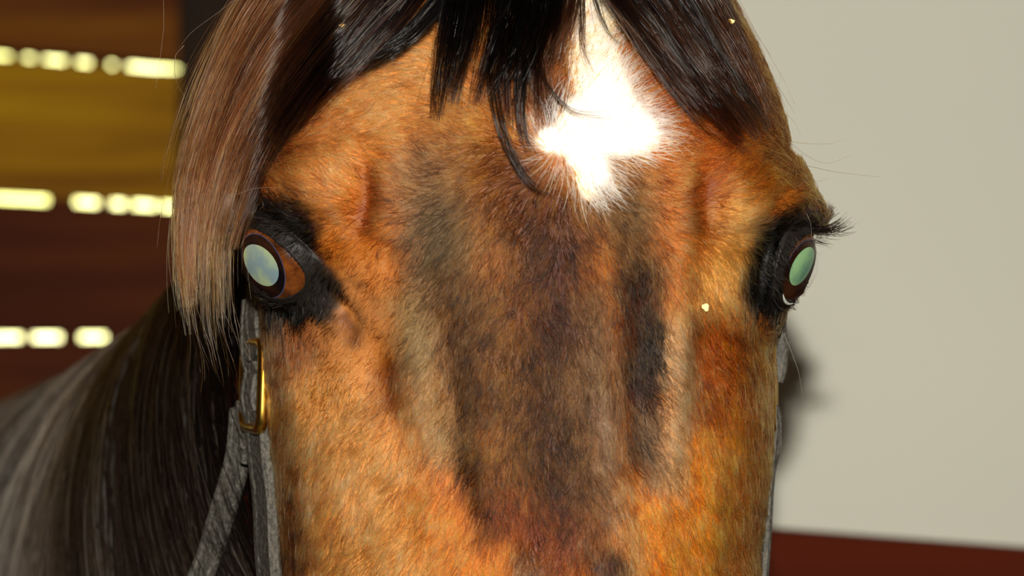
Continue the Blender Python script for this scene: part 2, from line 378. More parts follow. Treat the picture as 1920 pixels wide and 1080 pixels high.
def flow(px, py):
    dx, dy = px-1040, py-272; r = np.hypot(dx, dy)+1e-6
    ux, uy = dx/r, dy/r
    sw = .9*np.exp(-r/50)
    fx, fy = ux-sw*uy, uy+sw*ux
    # lower face: down and outward
    k = sstep(py, 300, 620)
    lx = np.clip((px-1035)/330, -1, 1)*.62; ly = 1+0*px
    fx, fy = fx*(1-k)+lx*k, fy*(1-k)+ly*k
    # temples: outward, a little upward
    t = sstep(np.abs(dx), 150, 330)*(1-sstep(py, 300, 520))
    fx, fy = fx*(1-t)+np.sign(dx)*t, fy*(1-t)+(.28-.75*sstep(py, 210, 330)+.9*sstep(py, 400, 520))*t
    a = .33*wob(px/45, py/45, 31)+.2*wob(px/16, py/16, 32)
    return fx*np.cos(a)-fy*np.sin(a), fx*np.sin(a)+fy*np.cos(a)

# ------------------------------------------------------------------ horse body mesh: head, neck, ears
M_BODY = mat('horse_skin', (.1, .05, .03, 1), .5, 0, .12)
nn = M_BODY.node_tree; at_ = nn.nodes.new('ShaderNodeAttribute'); at_.attribute_name = 'col'
nn.links.new(at_.outputs['Color'], nn.nodes['Principled BSDF'].inputs['Base Color'])
bz = nn.nodes.new('ShaderNodeTexNoise'); bz.inputs['Scale'].default_value = 700; bz.inputs['Detail'].default_value = 3
bb_ = nn.nodes.new('ShaderNodeBump'); bb_.inputs['Strength'].default_value = .5; bb_.inputs['Distance'].default_value = .0008
nn.links.new(bz.outputs['Fac'], bb_.inputs['Height']); nn.links.new(bb_.outputs[0], nn.nodes['Principled BSDF'].inputs['Normal'])

hv = V.reshape(-1, 3); hq = grid_quads(NR, NC, True)
hc = np.clip(coat_colour(PX, PY)*.45-.006, .004, 1); gq = np.full(PX.shape, 9.0)
for e in EYES:
    g, r0, d, A1, A2, q3 = eye_g(e, V); gq = np.minimum(gq, np.where((r0 < e['R']*3.2) & (q3 > -.3), g, 9.0))
ebk = (1-sstep(gq+.06*wob(PX/18, PY/18, 41), 1.28, 1.5))[..., None]; hc = hc*(1-ebk)+np.array([.008, .006, .005])*ebk
sm = star(PX, PY)[..., None]; hc = hc*(1-sm)+np.array([.62, .55, .48])*sm
verts = [hv]; quads = [hq]; cols = [hc.reshape(-1, 3)]
def loft(path, ru, rv, up, n=64, col=(.05, .022, .012)):
    path = np.array(path, float); k = len(path); off = sum(len(v) for v in verts)
    tg = unit(np.gradient(path, axis=0)); up = np.array(up, float)
    sd = unit(np.cross(tg, up)); u2 = unit(np.cross(sd, tg))
    th = np.linspace(0, 2*math.pi, n, endpoint=False)
    ring = path[:, None]+sd[:, None]*(np.array(ru)[:, None]*np.cos(th))[..., None]+u2[:, None]*(np.array(rv)[:, None]*np.sin(th))[..., None]
    verts.append(ring.reshape(-1, 3)); quads.append(grid_quads(k, n, True, off, True)); cols.append(np.tile(np.array(col), (k*n, 1)))
    return ring
def smooth_path(pts, n):
    a = np.array(pts, float); t = np.linspace(0, len(a)-1, n); out = []
    for k in range(a.shape[1]): out.append(curve(list(zip(range(len(a)), a[:, k])))(t))
    return np.stack(out, -1)
NECK = smooth_path([(.01, .10, 1.50, .05, .07), (-.03, .19, 1.43, .09, .13), (-.10, .30, 1.33, .095, .165), (-.19, .50, 1.258, .10, .185), (-.275, .70, 1.195, .115, .215), (-.41, .96, 1.10, .155, .265), (-.68, 1.28, 1.07, .24, .34), (-1.15, 1.50, 1.05, .27, .36), (-1.62, 1.56, 1.08, .25, .31), (-1.88, 1.58, 1.10, .12, .16), (-1.92, 1.58, 1.10, .01, .01)], 90)
NR_ = loft(NECK[:, :3], NECK[:, 3], NECK[:, 4], (0, 0, 1), 72, tuple(s2l((116, 44, 18))))
for (x, y, dx) in ((-.72, 1.14, -.02), (-.58, 1.42, .02), (-1.66, 1.42, -.02), (-1.62, 1.70, .02)):    # legs, far below the frame
    lg = smooth_path([(x, y, 1.0, .09, .10), (x, y-.02, .75, .07, .08), (x, y, .52, .045, .05), (x, y, .30, .032, .035), (x, y-.01, .14, .036, .04), (x, y-.03, .07, .042, .05), (x, y-.04, 0.0, .055, .065)], 30)
    loft(lg[:, :3], lg[:, 3], lg[:, 4], (0, 1, 0), 24, (.012, .009, .008))
for s, bx in ((-1, 800), (1, 1200)):                     # ears (above the frame)
    b = P(bx, -440, .10)
    er = smooth_path([(b[0], b[1], b[2]-.02, .030, .022), (b[0]+s*.012, b[1]-.005, b[2]+.04, .034, .024), (b[0]+s*.022, b[1]-.01, b[2]+.10, .024, .016), (b[0]+s*.018, b[1]-.02, b[2]+.15, .004, .003)], 24)
    loft(er[:, :3], er[:, 3], er[:, 4], (0, 1, 0), 24, tuple(s2l((96, 48, 20))))
vv = np.concatenate(verts); qq = np.concatenate(quads); cc = np.concatenate(cols)
bm_ = mesh_np('body', vv, qq)
ca = bm_.attributes.new('col', 'FLOAT_COLOR', 'POINT'); ca.data.foreach_set('color', np.concatenate([cc, np.ones((len(cc), 1))], 1).astype(np.float32).ravel())
body = link('body', bm_, M_BODY, horse)

# depth of the face surface for laying the forelock on it
rx_ = np.arange(0, 1921, 4.0)
half0 = int(np.argmin(np.abs(PX[0]-PX[0].min())))
DEP = np.zeros((NR, len(rx_)))
d_ = V[..., 1]-CY
PVX = 960+V[..., 0]/d_*FPX; PVY = 540-(V[..., 2]-CZ)/d_*FPX
for i in range(NR):
    yb = YS(rows[i]); sel = V[i, :, 1] < yb+.004
    o = np.argsort(PVX[i][sel]); DEP[i] = np.interp(rx_, PVX[i][sel][o], V[i, :, 1][sel][o])
def depth(px, py):
    fi = np.interp(py, rows, np.arange(NR)); fj = np.clip(np.asarray(px)/4.0, 0, len(rx_)-1.001)
    i = np.clip(fi.astype(int), 0, NR-2); j = fj.astype(int); a, b = fi-i, fj-j
    return (DEP[i, j]*(1-a)+DEP[i+1, j]*a)*(1-b)+(DEP[i, j+1]*(1-a)+DEP[i+1, j+1]*a)*b

# ------------------------------------------------------------------ strands
def strands(name, pts, rad, colr, material, parent, tip=.25):
    n, k, _ = pts.shape
    cu = bpy.data.hair_curves.new(name); cu.add_curves([k]*n)
    cu.attributes['position'].data.foreach_set('vector', pts.astype(np.float32).ravel())
    ra = cu.attributes.get('radius') or cu.attributes.new('radius', 'FLOAT', 'POINT')
    prof = np.linspace(1, tip, k)**.8
    ra.data.foreach_set('value', (np.asarray(rad)[:, None]*prof[None]).astype(np.float32).ravel())
    dom = 'POINT' if colr.ndim == 3 else 'CURVE'
    c = cu.attributes.new('col', 'FLOAT_COLOR', dom)
    flat = colr.reshape(-1, 3); c.data.foreach_set('color', np.concatenate([flat, np.ones((len(flat), 1))], 1).astype(np.float32).ravel())
    o = link(name, cu, material, parent, smooth=False); tag(o, kind='stuff'); return o

M_COAT = hair_mat('coat_hair', .24, .55, 1.20)
M_MANE = hair_mat('mane_hair', .11, .3, 1.27)
M_NECK = hair_mat('neck_mane_hair', .2, .35, 1.42)
M_WHITE = hair_mat('white_hair', .35, .6)

# coat: roots scattered over the front and sides of the head
def scatter(n, dens):
    a = V[:-1]; c = V[1:]; a2 = np.roll(V, -1, 1)[:-1]
    area = np.linalg.norm(np.cross(a2-a, c-a), axis=-1)*dens[:-1]
    p = area.ravel()/area.sum(); idx = np.searchsorted(np.cumsum(p), rng.random(n)); idx = np.clip(idx, 0, p.size-1)
    i, j = idx//NC, idx % NC; j2 = (j+1) % NC; s, t = rng.random(n), rng.random(n)
    def bl(A):
        s_, t_ = (s[:, None], t[:, None]) if A.ndim == 3 else (s, t)
        return (A[i, j]*(1-s_)+A[i, j2]*s_)*(1-t_)+(A[i+1, j]*(1-s_)+A[i+1, j2]*s_)*t_
    return bl(V), unit(bl(N)), bl(PX), bl(PY)
gmin = np.full(PX.shape, 9.0)
for e in EYES:
    g, r0, d, A1, A2, q3 = eye_g(e, V); g = np.where(r0 < e['R']*3.2, g, 9.0); gmin = np.minimum(gmin, np.where(q3 > -.3, g, 9.0))
dens = sstep(-N[..., 1], -.75, -.3)*np.where((PY > -120) & (PY < 1140), 1, .4)*(PY > -590)*(PY < 2560)*np.where(gmin < 1.16, 0, 1.0)*np.where(gmin < 1.5, .5, 1)
NS = 400000
p0, n0, qx, qy = scatter(NS, dens)
keep = np.ones(NS, bool)
gm = np.full(NS, 9.0)
for e in EYES:
    g, r0, d, A1, A2, q3 = eye_g(e, p0); gm = np.minimum(gm, np.where((r0 < e['R']*3.2) & (q3 > -.3), g, 9.0))
fx, fy = flow(qx, qy)
fa = rng.normal(0, .22, NS); fx, fy = fx*np.cos(fa)-fy*np.sin(fa), fx*np.sin(fa)+fy*np.cos(fa)
t3 = np.stack([fx, 0*fx, -fy], -1); t3 = unit(t3-n0*np.sum(t3*n0, -1, keepdims=True))
stw = star(qx+rng.normal(0, 13, NS), qy+rng.normal(0, 8, NS))*(.66+.34*sstep(qy, 60, 190)); iswhite = rng.random(NS) < stw
Ls = rng.uniform(.0045, .0092, NS)*np.where(gm < 1.8, .6, 1.0); Ls = np.where(iswhite, Ls*1.45, Ls)
lift = rng.uniform(.14, .42, NS)
side = np.cross(n0, t3); bend = rng.normal(0, .12, NS)
ss = np.linspace(0, 1, 4)
# tufts: neighbouring hairs lean together at the tip
cs = 15.0; gxi, gyi = np.floor(qx/cs).astype(int), np.floor(qy/cs).astype(int); cid = (gxi*7919+gyi*104729) % 200003
crand = np.random.default_rng(5).normal(0, 1, 200003); cjx, cjy = np.random.default_rng(6).uniform(.2, .8, (2, 200003))
tdx, tdy = ((gxi+cjx[cid])*cs-qx)*.00021, ((gyi+cjy[cid])*cs-qy)*.00021
tv = np.stack([tdx, 0*tdx, -tdy], -1); tv = tv-n0*np.sum(tv*n0, -1, keepdims=True)
pts = p0[:, None]+t3[:, None]*(Ls[:, None]*ss)[..., None]+n0[:, None]*((Ls*lift)[:, None]*(ss*(1.35-.75*ss)))[..., None]+side[:, None]*((Ls*bend)[:, None]*ss**2)[..., None]-n0[:, None]*.0003+tv[:, None]*(.55*ss**1.5)[None, :, None]
cl = coat_colour(qx+rng.normal(0, 11, NS), qy+rng.normal(0, 15, NS))
lum = cl.mean(1, keepdims=True); cl = np.clip(cl*(.46+.80*sstep(lum, .02, .20))*(np.array([1.0, .98, .74])+np.array([0, .02, .2])*sstep(lum, .04, .25)), .003, 1)
vari = np.exp(rng.normal(0, .62, NS)+.38*crand[cid]+.10+.20*wob(qx/20, qy/34, 51)); cl = cl*vari[:, None]
dk_ = rng.random(NS) < .20; cl = np.where(dk_[:, None], cl*.22, cl)
eb_ = 1-sstep(gm+.06*wob(qx/18, qy/18, 41)+rng.normal(0, .05, NS), 1.28, 1.5)
cl = cl*(1-eb_[:, None])+np.array([.006, .005, .004])*eb_[:, None]; glint = rng.random(NS) < .07; cl = np.where(glint[:, None], cl*1.5+np.array([.13, .085, .035]), cl)  # lightened strands: sparkling glints put into the hair colour
cl = np.where(iswhite[:, None], np.array([.92, .93, .95])*rng.uniform(.88, 1.04, NS)[:, None], cl)
gl_ = (rng.random(NS) < .003) & ~iswhite; cl = np.where(gl_[:, None], np.array([.7, .62, .5]), cl)  # a few near-white hairs and flecks, bright glints painted in
cl = np.clip(cl, .003, .96)
rad = rng.uniform(.00008, .00021, NS)
strands('coat', pts[~iswhite], rad[~iswhite], cl[~iswhite], M_COAT, horse)
wo = strands('star_marking', pts[iswhite], rad[iswhite], cl[iswhite], M_WHITE, horse); wo['label'] = 'white star of longer hair on the forehead'

# forelock locks: each guide is [(px, py, lift mm)], spread in px along it, strand count, colours
def cat_path(pts, n):
    return smooth_path(pts, n)
lock_p, lock_r, lock_c = [], [], []
def lock(guide, w0, w1, n, c0, c1, K=18, lay=6.0, stray=.04, rad=(.00007, .00020), jit=7, clumps=9, conv=.6, s0=.0, s1=.25, free=None, oc=0.0):
    if guide[0][1] < -110: guide = [(1000+(guide[0][0]-1000)*.5, -430, guide[0][2])]+guide; w0 = w0*1.1
    glen = sum(math.hypot(a[0]-b[0], a[1]-b[1]) for a, b in zip(guide[:-1], guide[1:])); fs = min(1, glen/800)
    g = cat_path(guide, 60); t = np.linspace(0, 1, 60)
    tan = unit(np.gradient(g[:, :2], axis=0)); nor = np.stack([-tan[:, 1], tan[:, 0]], -1)
    n = int(n*.8); clumps = int(clumps*1.6); st0 = rng.random(n)*s0
    off = rng.uniform(-1, 1, n); cen = rng.uniform(-1, 1, clumps); ci = np.argmin(np.abs(off[:, None]+rng.normal(0, .06, (n, 1))-cen[None]), 1); tgt = cen[ci]
    en = 1-np.clip(rng.random(clumps)[ci]*.75+rng.random(n)**1.5*.45, 0, 1.1)*s1
    S = st0[:, None]+(en-st0)[:, None]*np.linspace(0, 1, K)[None]
    o = off[:, None]*(1-conv*S)+tgt[:, None]*conv*S
    ph = rng.uniform(0, 6.28, (n, 1)); fr_ = rng.uniform(2, 6, (n, 1)); am = rng.normal(0, 1, (n, 1))*jit
    cph = rng.uniform(0, 6.28, clumps)[ci][:, None]
    wid = w0+(w1-w0)*S
    isn = (rng.random(n) < stray)[:, None]
    lat = o*wid+am*np.sin(S*fr_+ph)*S+jit*.8*np.sin(S*5+cph)*S+isn*rng.normal(0, 26, (n, 1))*S**1.6+rng.normal(0, 1.6, (n, 1))*fs*np.sin(S*fs*rng.uniform(10, 26, (n, 1))+ph)+rng.normal(0, 9, (n, 1))*(S-.4)
    X = np.interp(S, t, g[:, 0])+np.interp(S, t, nor[:, 0])*lat; Y = np.interp(S, t, g[:, 1])+np.interp(S, t, nor[:, 1])*lat
    LF = np.interp(S, t, g[:, 2])
    lay_ = rng.random((n, 1))**1.3*lay*(.6+.5*np.sin(S*rng.uniform(3, 9, (n, 1))+cph))+rng.random(clumps)[ci][:, None]*lay*.5
    yd = depth(X, Y) if free is None else free(X, Y)
    yd = yd-(LF+lay_+fs*rng.uniform(.6, 2.4, clumps)[ci][:, None]*np.sin(S*fs*(6+rng.random(clumps)[ci][:, None]*12)+cph*3)+rng.normal(0, .5, (n, 1))*fs*np.sin(S*rng.uniform(8, 20, (n, 1))+ph))*1e-3-isn*rng.random((n, 1))*.006*S
    lock_p.append(P(X, Y, yd)); lock_r.append(rng.uniform(*rad, n))
    c0, c1 = np.clip(s2l(c0)*.5, .0025, 1), np.clip(s2l(c1)*np.array([1.05, .84, .62]), .003, 1); m = np.clip(S**2.0+oc*off[:, None]+rng.normal(0, .18, (n, 1)), 0, 1)[..., None]
    spk = np.where(rng.random((n, 1, 1)) < .03, np.array([.14, .10, .07]), 0)  # a few strands lightened to stand for glints on the black hair
    lock_c.append(np.clip(spk+(c0*(1-m)+c1*m)*np.exp(rng.normal(0, .75, (n, 1, 1))+.55*rng.normal(0, 1, clumps)[ci][:, None, None])*np.where(rng.random((n, 1, 1)) < .28, .2, 1.1), .002, .9))
BLK = (16, 11, 10); BRN = (96, 54, 38); RED = (184, 116, 74); DBR = (58, 30, 18)
# left sweep, hanging past the temple
def hang(X, Y):
    a = depth(np.maximum(X, 462), np.minimum(Y, 330)); b = .055-Y*3.0e-5; a = a+.05*(1-sstep(X, 380, 640))
    h = np.clip(.5+.5*(b-a)/.03, 0, 1); return b*(1-h)+a*h-.03*h*(1-h)
lock([(760, -190, 8), (640, -40, 9), (540, 90, 10), (455, 230, 12), (405, 370, 14), (385, 490, 14), (395, 650, 12)], 130, 42, 3600, (34, 20, 14), RED, oc=.5, lay=11, s1=.48, K=22, clumps=26, free=hang)
lock([(690, -190, 8), (560, -40, 10), (470, 90, 12), (410, 230, 14), (375, 370, 16), (362, 490, 16), (362, 610, 14)], 70, 34, 1700, (124, 74, 50), (190, 126, 84), lay=10, s1=.6, K=22, clumps=20, stray=.10, free=hang)
lock([(820, -190, 8), (740, -40, 8), (650, 80, 8), (560, 180, 9), (490, 280, 10), (440, 370, 12)], 80, 26, 1700, BLK, DBR, lay=8, s1=.4, K=20, clumps=20, free=hang)
lock([(900, -120, 6), (800, 30, 6), (735, 88, 6), (660, 128, 5), (600, 170, 4)], 20, 9, 420, (14, 12, 12), BLK, lay=5, s1=.5)
lock([(620, -190, 12), (500, -40, 14), (420, 100, 18), (365, 240, 20), (340, 360, 22), (350, 470, 22)], 24, 40, 260, (150, 96, 62), (196, 134, 84), lay=14, s1=.5, stray=.4, K=20, free=hang)
lock([(395, 470, 12), (395, 560, 12), (410, 680, 10), (420, 760, 10)], 40, 50, 40, RED, (150, 92, 54), lay=14, s1=.7, stray=.5, jit=16, free=hang)
# middle bunch
lock([(960, -190, 6), (950, -40, 6), (930, 60, 6), (905, 140, 5), (880, 220, 3)], 130, 62, 1500, (12, 9, 8), BLK, lay=8, s1=.7, clumps=16, K=16, conv=.75)
lock([(880, -190, 6), (870, -20, 6), (850, 90, 5), (832, 190, 3), (826, 260, 2)], 44, 22, 420, (14, 10, 9), BLK, lay=6, s1=.6, clumps=7)
lock([(1000, -190, 6), (1000, -20, 6), (985, 90, 6), (985, 190, 4), (990, 270, 3)], 70, 40, 900, (16, 11, 9), (44, 24, 16), lay=7, s1=.7, clumps=12, conv=.75)
lock([(1060, -190, 5), (1050, -20, 5), (1030, 80, 5), (1010, 150, 4)], 50, 34, 420, (40, 22, 14), (74, 42, 26), lay=5, s1=.6, stray=.2)
lock([(930, 60, 6), (925, 150, 6), (940, 240, 5), (962, 295, 4), (1000, 350, 3), (1070, 378, 3)], 14, 3, 44, BLK, (18, 12, 10), lay=3, s1=.25, jit=2, conv=.2)
lock([(980, 100, 6), (975, 190, 5), (985, 260, 4), (1010, 300, 3)], 14, 5, 70, BLK, (20, 12, 10), lay=3, s1=.5, jit=2)
lock([(1085, -120, 5), (1090, 20, 5), (1094, 90, 5), (1122, 170, 4)], 10, 2, 60, BLK, (20, 14, 12), lay=3, s1=.7, jit=2)
lock([(1000, 100, 6), (1030, 165, 6), (1080, 212, 5), (1165, 222, 5)], 5, 3, 12, BLK, (30, 18, 12), lay=2, s1=.25, jit=2)
lock([(1100, -60, 6), (1130, 40, 6), (1160, 80, 5), (1200, 95, 4)], 6, 2, 10, BLK, BLK, lay=2, s1=.5, jit=2)
# right sweep
lock([(1120, -190, 7), (1190, -60, 8), (1260, 40, 8), (1330, 140, 8), (1395, 225, 6), (1440, 285, 3)], 92, 34, 2600, (10, 7, 6), (58, 30, 18), lay=9, s1=.45, clumps=22, K=20)
lock([(1100, -150, 7), (1150, 0, 7), (1225, 110, 6), (1290, 195, 5), (1340, 250, 4), (1400, 290, 3)], 18, 3, 240, (14, 10, 9), (24, 15, 11), lay=4, s1=.65, jit=3)
lock([(1240, -190, 7), (1310, -50, 7), (1375, 70, 6), (1425, 170, 5), (1455, 250, 3)], 46, 18, 900, (12, 8, 6), (90, 46, 24), lay=6, s1=.5, clumps=14)
lock([(1060, -190, 9), (1140, -80, 12), (1220, 30, 12), (1300, 150, 9), (1370, 230, 7)], 60, 40, 110, (44, 26, 17), (110, 66, 44), lay=8, s1=.6, stray=.5)
FP = []
for p_, r_, c_ in zip(lock_p, lock_r, lock_c):
    n, k, _ = p_.shape; T = np.linspace(0, 1, 18); t = np.linspace(0, 1, k); i = np.clip((T*(k-1)).astype(int), 0, k-2); f = T*(k-1)-i
    FP.append((p_[:, i]*(1-f)[None, :, None]+p_[:, i+1]*f[None, :, None], r_, c_[:, i]*(1-f)[None, :, None]+c_[:, i+1]*f[None, :, None]))
fo = strands('forelock', np.concatenate([a[0] for a in FP]), np.concatenate([a[1] for a in FP]), np.concatenate([a[2] for a in FP]), M_MANE, horse)
fo['label'] = 'black forelock with sun-bleached reddish brown ends'

# mane on the near side of the neck
nm = 12000
tm = rng.random(nm)
ring_i = tm*(56-8)+7
i0 = ring_i.astype(int); ff = (ring_i-i0)[:, None]
cen = NECK[i0, :3]*(1-ff)+NECK[i0+1, :3]*ff; RU = NECK[i0, 3]*(1-ff[:, 0])+NECK[i0+1, 3]*ff[:, 0]; RV = NECK[i0, 4]*(1-ff[:, 0])+NECK[i0+1, 4]*ff[:, 0]
tgn = unit(np.gradient(NECK[:, :3], axis=0))[i0]; sd = unit(np.cross(tgn, np.array([0, 0, 1.0]))); sd = np.where(sd[:, :1] > 0, -sd, sd); up_ = unit(np.cross(sd, tgn)); up_ = np.where(up_[:, 2:] < 0, -up_, up_)
K = 14; S = np.linspace(0, 1, K)[None]
layer = rng.random(nm)[:, None]*.026+.010+.005*np.sin(S*rng.uniform(4, 12, (nm, 1))+rng.uniform(0, 6.28, (nm, 1)))*S
a_end = (rng.uniform(1.1, 1.62, nm)+.12*np.sin(tm*70)+.1*np.sin(tm*31)+.9*(1-sstep(tm, .05, .38)))[:, None]
clump = np.floor(tm*90); cj = np.random.default_rng(3).normal(0, 1, 91)[clump.astype(int)][:, None]
ang = rng.normal(0, .12, nm)[:, None]-.1+a_end*S+cj*.10*S
xx = np.sin(ang); zz2 = np.cos(ang)
along = (rng.normal(0, .02, nm)[:, None]+cj*.02)*S+.05*S
mp = cen[:, None]+sd[:, None]*((RU[:, None]+layer)*xx)[..., None]+up_[:, None]*((RV[:, None]+layer*.9)*zz2)[..., None]+tgn[:, None]*along[..., None]
mp[..., 2] -= (.03*S*S)
mc = np.tile(s2l((52, 43, 36)), (nm, 1))*np.exp(rng.normal(0, .8, nm)+.9*cj[:, 0]-.6)[:, None]
mn = strands('mane', mp, rng.uniform(.00018, .0004, nm), np.clip(mc, .002, .3), M_NECK, horse)
mn['label'] = 'black mane hanging down the neck'

# ------------------------------------------------------------------ eyes
M_EB = noise_mat('eyeball_brown', [L4(38, 15, 4), L4(108, 56, 18)], (1, 1, 1), 160, .18, 0, 3, .6)
M_IRIS = noise_mat('iris_dark', [L4(8, 4, 7), L4(48, 22, 7)], (1, 1, 1), 90, .25, 0, 4, .5, (.42, .7))
M_PUP = [noise_mat('eyeshine_pupil_a', [L4(104, 124, 130), L4(146, 158, 116)], (1, 1, 1), 90, .3, 0, 3, .3, (.35, .65)),  # flash eyeshine painted as the pale green pupil colour
         noise_mat('eyeshine_pupil_b', [L4(66, 116, 104), L4(128, 166, 118)], (1, 1, 1), 90, .3, 0, 3, .3, (.35, .65))]
M_RIM = mat('iris_rim', L4(60, 64, 92), .3)
def cornea_mat():
    m = bpy.data.materials.new('cornea'); m.use_nodes = True; n = m.node_tree.nodes; l = m.node_tree.links
    n.remove(n['Principled BSDF']); tr = n.new('ShaderNodeBsdfTransparent'); gl = n.new('ShaderNodeBsdfGlossy'); gl.inputs['Roughness'].default_value = .03
    fz = n.new('ShaderNodeFresnel'); fz.inputs['IOR'].default_value = 1.38; mx = n.new('ShaderNodeMixShader')
    ge = n.new('ShaderNodeNewGeometry'); iv = n.new('ShaderNodeMath'); iv.operation = 'SUBTRACT'; iv.inputs[0].default_value = 1; l.new(ge.outputs['Backfacing'], iv.inputs[1])
    mu = n.new('ShaderNodeMath'); mu.operation = 'MULTIPLY'; l.new(fz.outputs[0], mu.inputs[0]); l.new(iv.outputs[0], mu.inputs[1])
    l.new(mu.outputs[0], mx.inputs[0]); l.new(tr.outputs[0], mx.inputs[1]); l.new(gl.outputs[0], mx.inputs[2]); l.new(mx.outputs[0], n['Material Output'].inputs[0]); return m
M_COR = cornea_mat()
def disc(e, rad1, rad2, dist, bulge, n=48, m=12, c1=0., c2=0., wavy=0):
    th = np.linspace(0, 2*math.pi, n, endpoint=False); rr = np.linspace(0.02, 1, m)
    v = []
    for r in rr:
        w_ = 1+wavy*np.sin(3*th+.7)*.5+wavy*np.cos(2*th)*.5
        v.append(e['C']+np.outer(np.cos(th)*rad1*r*w_+c1, e['h1'])+np.outer(np.sin(th)*rad2*r*w_+c2, e['h2'])+e['a']*(dist+bulge*(1-r*r)))
    return np.array(v).reshape(-1, 3), grid_quads(m, n, True)
for k, e in enumerate(EYES):
    R = e['R']; rt = math.radians(18)*1
    e['h1'] = e['e1']*math.cos(rt)+e['e2']*math.sin(rt); e['h2'] = -e['e1']*math.sin(rt)+e['e2']*math.cos(rt)
    dI = R*.74; rI = math.sqrt(R*R-dI*dI)
    nu, nv = 64, 48; th = np.linspace(0, 2*math.pi, nu, endpoint=False); al = np.linspace(.001, math.pi-.001, nv)
    vv_ = []
    for a in al:
        ca_, sa = math.cos(a)*R, math.sin(a)*R
        if ca_ > dI: sa = rI*(a/math.acos(dI/R)); ca_ = dI
        vv_.append(e['C']+e['a']*ca_+np.outer(np.cos(th)*sa, e['h1'])+np.outer(np.sin(th)*sa, e['h2']))
    eb = link('eye', mesh_np('eye', np.array(vv_).reshape(-1, 3), grid_quads(nv, nu)), M_EB, horse)
    v_, q_ = disc(e, rI*.99, rI*.99, dI+.0002, .0002); link('iris_rim', mesh_np('iris_rim', v_, q_), M_RIM, eb)
    v_, q_ = disc(e, rI*.965, rI*.965, dI+.0004, .0006); link('iris', mesh_np('iris', v_, q_), M_IRIS, eb)
    v_, q_ = disc(e, (.0112, .0098)[k], (.0092, .0086)[k], dI+.0013, .0008, wavy=.03, c2=(.0006, .0026)[k]); po = link('pupil', mesh_np('pupil', v_, q_), M_PUP[k], eb); po['label'] = 'pupil painted pale green for flash eyeshine'
    v_, q_ = disc(e, rI, rI, dI, .0072, m=20); link('cornea', mesh_np('cornea', v_, q_), M_COR, eb)

# pale wet rim along the lower lid of the more turned-away eye
def lid_rim(e, t0, t1, rad, m, parent, lab):
    t = np.linspace(t0, t1, 26); A1 = np.cos(t)*(e['na']+.02); A2 = np.sin(t)*.70; an = np.hypot(A1, A2)
    dr = np.outer(np.cos(an), e['a'])+(np.sin(an)/an*A1)[:, None]*e['e1']+(np.sin(an)/an*A2)[:, None]*e['e2']
    p = e['C']+dr*e['R']*1.045; tg = unit(np.gradient(p, axis=0)); n2 = unit(np.cross(tg, dr)); th = np.linspace(0, 6.283, 10, endpoint=False); rr = rad*np.sin(np.linspace(.15, math.pi-.15, 26))
    v = p[:, None]+rr[:, None, None]*(np.cos(th)[None, :, None]*dr[:, None]+np.sin(th)[None, :, None]*n2[:, None])
    o = link('lid_rim', mesh_np('lid_rim', v.reshape(-1, 3), grid_quads(26, 10)), m, parent); o['label'] = lab
lid_rim(EYES[1], -1.25, -.2, .0007, mat('wet_rim', L4(170, 174, 166), .12), bpy.data.objects['eye.001'], 'pale wet rim of the lower lid')
# eyelashes and long feeler hairs
lp, lr, lc = [], [], []
def hairs(px, py, y, ddir, length, n, spread, curl, rad, col, K=8):
    for _ in range(n):
        b = P(px+rng.normal(0, spread), py+rng.normal(0, spread*.3), y+rng.normal(0, .002)); d = unit(np.array(ddir)+rng.normal(0, .16, 3)); s = np.linspace(0, 1, K)[:, None]
        Ln = length*rng.uniform(.5, 1); lp.append(b+d*Ln*s+np.array([0, 0, curl])*Ln*s*s); lr.append(rad*rng.uniform(.7, 1)); lc.append(s2l(col))
hairs(1530, 432, .045, (.9, -.3, -.12), .014, 110, 14, .35, .00013, (16, 12, 10))
hairs(1525, 448, .040, (.9, -.4, -.45), .010, 30, 12, .2, .0001, (16, 12, 10))
hairs(446, 436, .036, (-.8, -.55, .05), .012, 90, 12, .25, .00013, (16, 12, 10))
ey = strands('eyelashes', np.array(lp), np.array(lr), np.array(lc), M_MANE, horse)
lp, lr, lc = [], [], []
def feeler(pts, y, rad=.00012, col=(70, 44, 28)):
    q = smooth_path(pts, 12); lp.append(P(q[:, 0], q[:, 1], y)); lr.append(rad); lc.append(s2l(col))
feeler([(1440, 258), (1500, 268), (1550, 270), (1582, 260)], .06, .00014, (120, 74, 40)); feeler([(1476, 262), (1510, 290), (1550, 306), (1598, 290)], .06, .0001)
feeler([(1450, 310), (1510, 311), (1570, 323), (1650, 332)], .055, .00013); feeler([(1500, 336), (1530, 340), (1555, 335)], .06, .0001)
feeler([(1425, 116), (1440, 118), (1452, 130)], .07, .0001); feeler([(1452, 176), (1460, 158), (1465, 138)], .07, .00008); feeler([(1475, 215), (1490, 230), (1502, 256)], .07, .00008)
feeler([(1470, 625), (1484, 660), (1498, 700), (1505, 748)], .06, .0001, (160, 140, 110)); feeler([(440, 366), (480, 353), (520, 352), (560, 362)], .0, .00012, (150, 110, 80))
feeler([(1512, 400), (1520, 420), (1522, 450)], .02, .00012, (110, 60, 30)); feeler([(306, -20), (307, 40), (304, 80), (292, 165)], .0, .00008, (120, 80, 40))
feeler([(440, 0), (400, 30), (360, 60), (335, 90)], .02, .0001, (90, 56, 34)); feeler([(345, 85), (328, 110), (330, 150), (356, 200)], .02, .00012, (130, 86, 50))
strands('feeler_hairs', np.array(lp), np.array(lr), np.array(lc), M_MANE, horse)

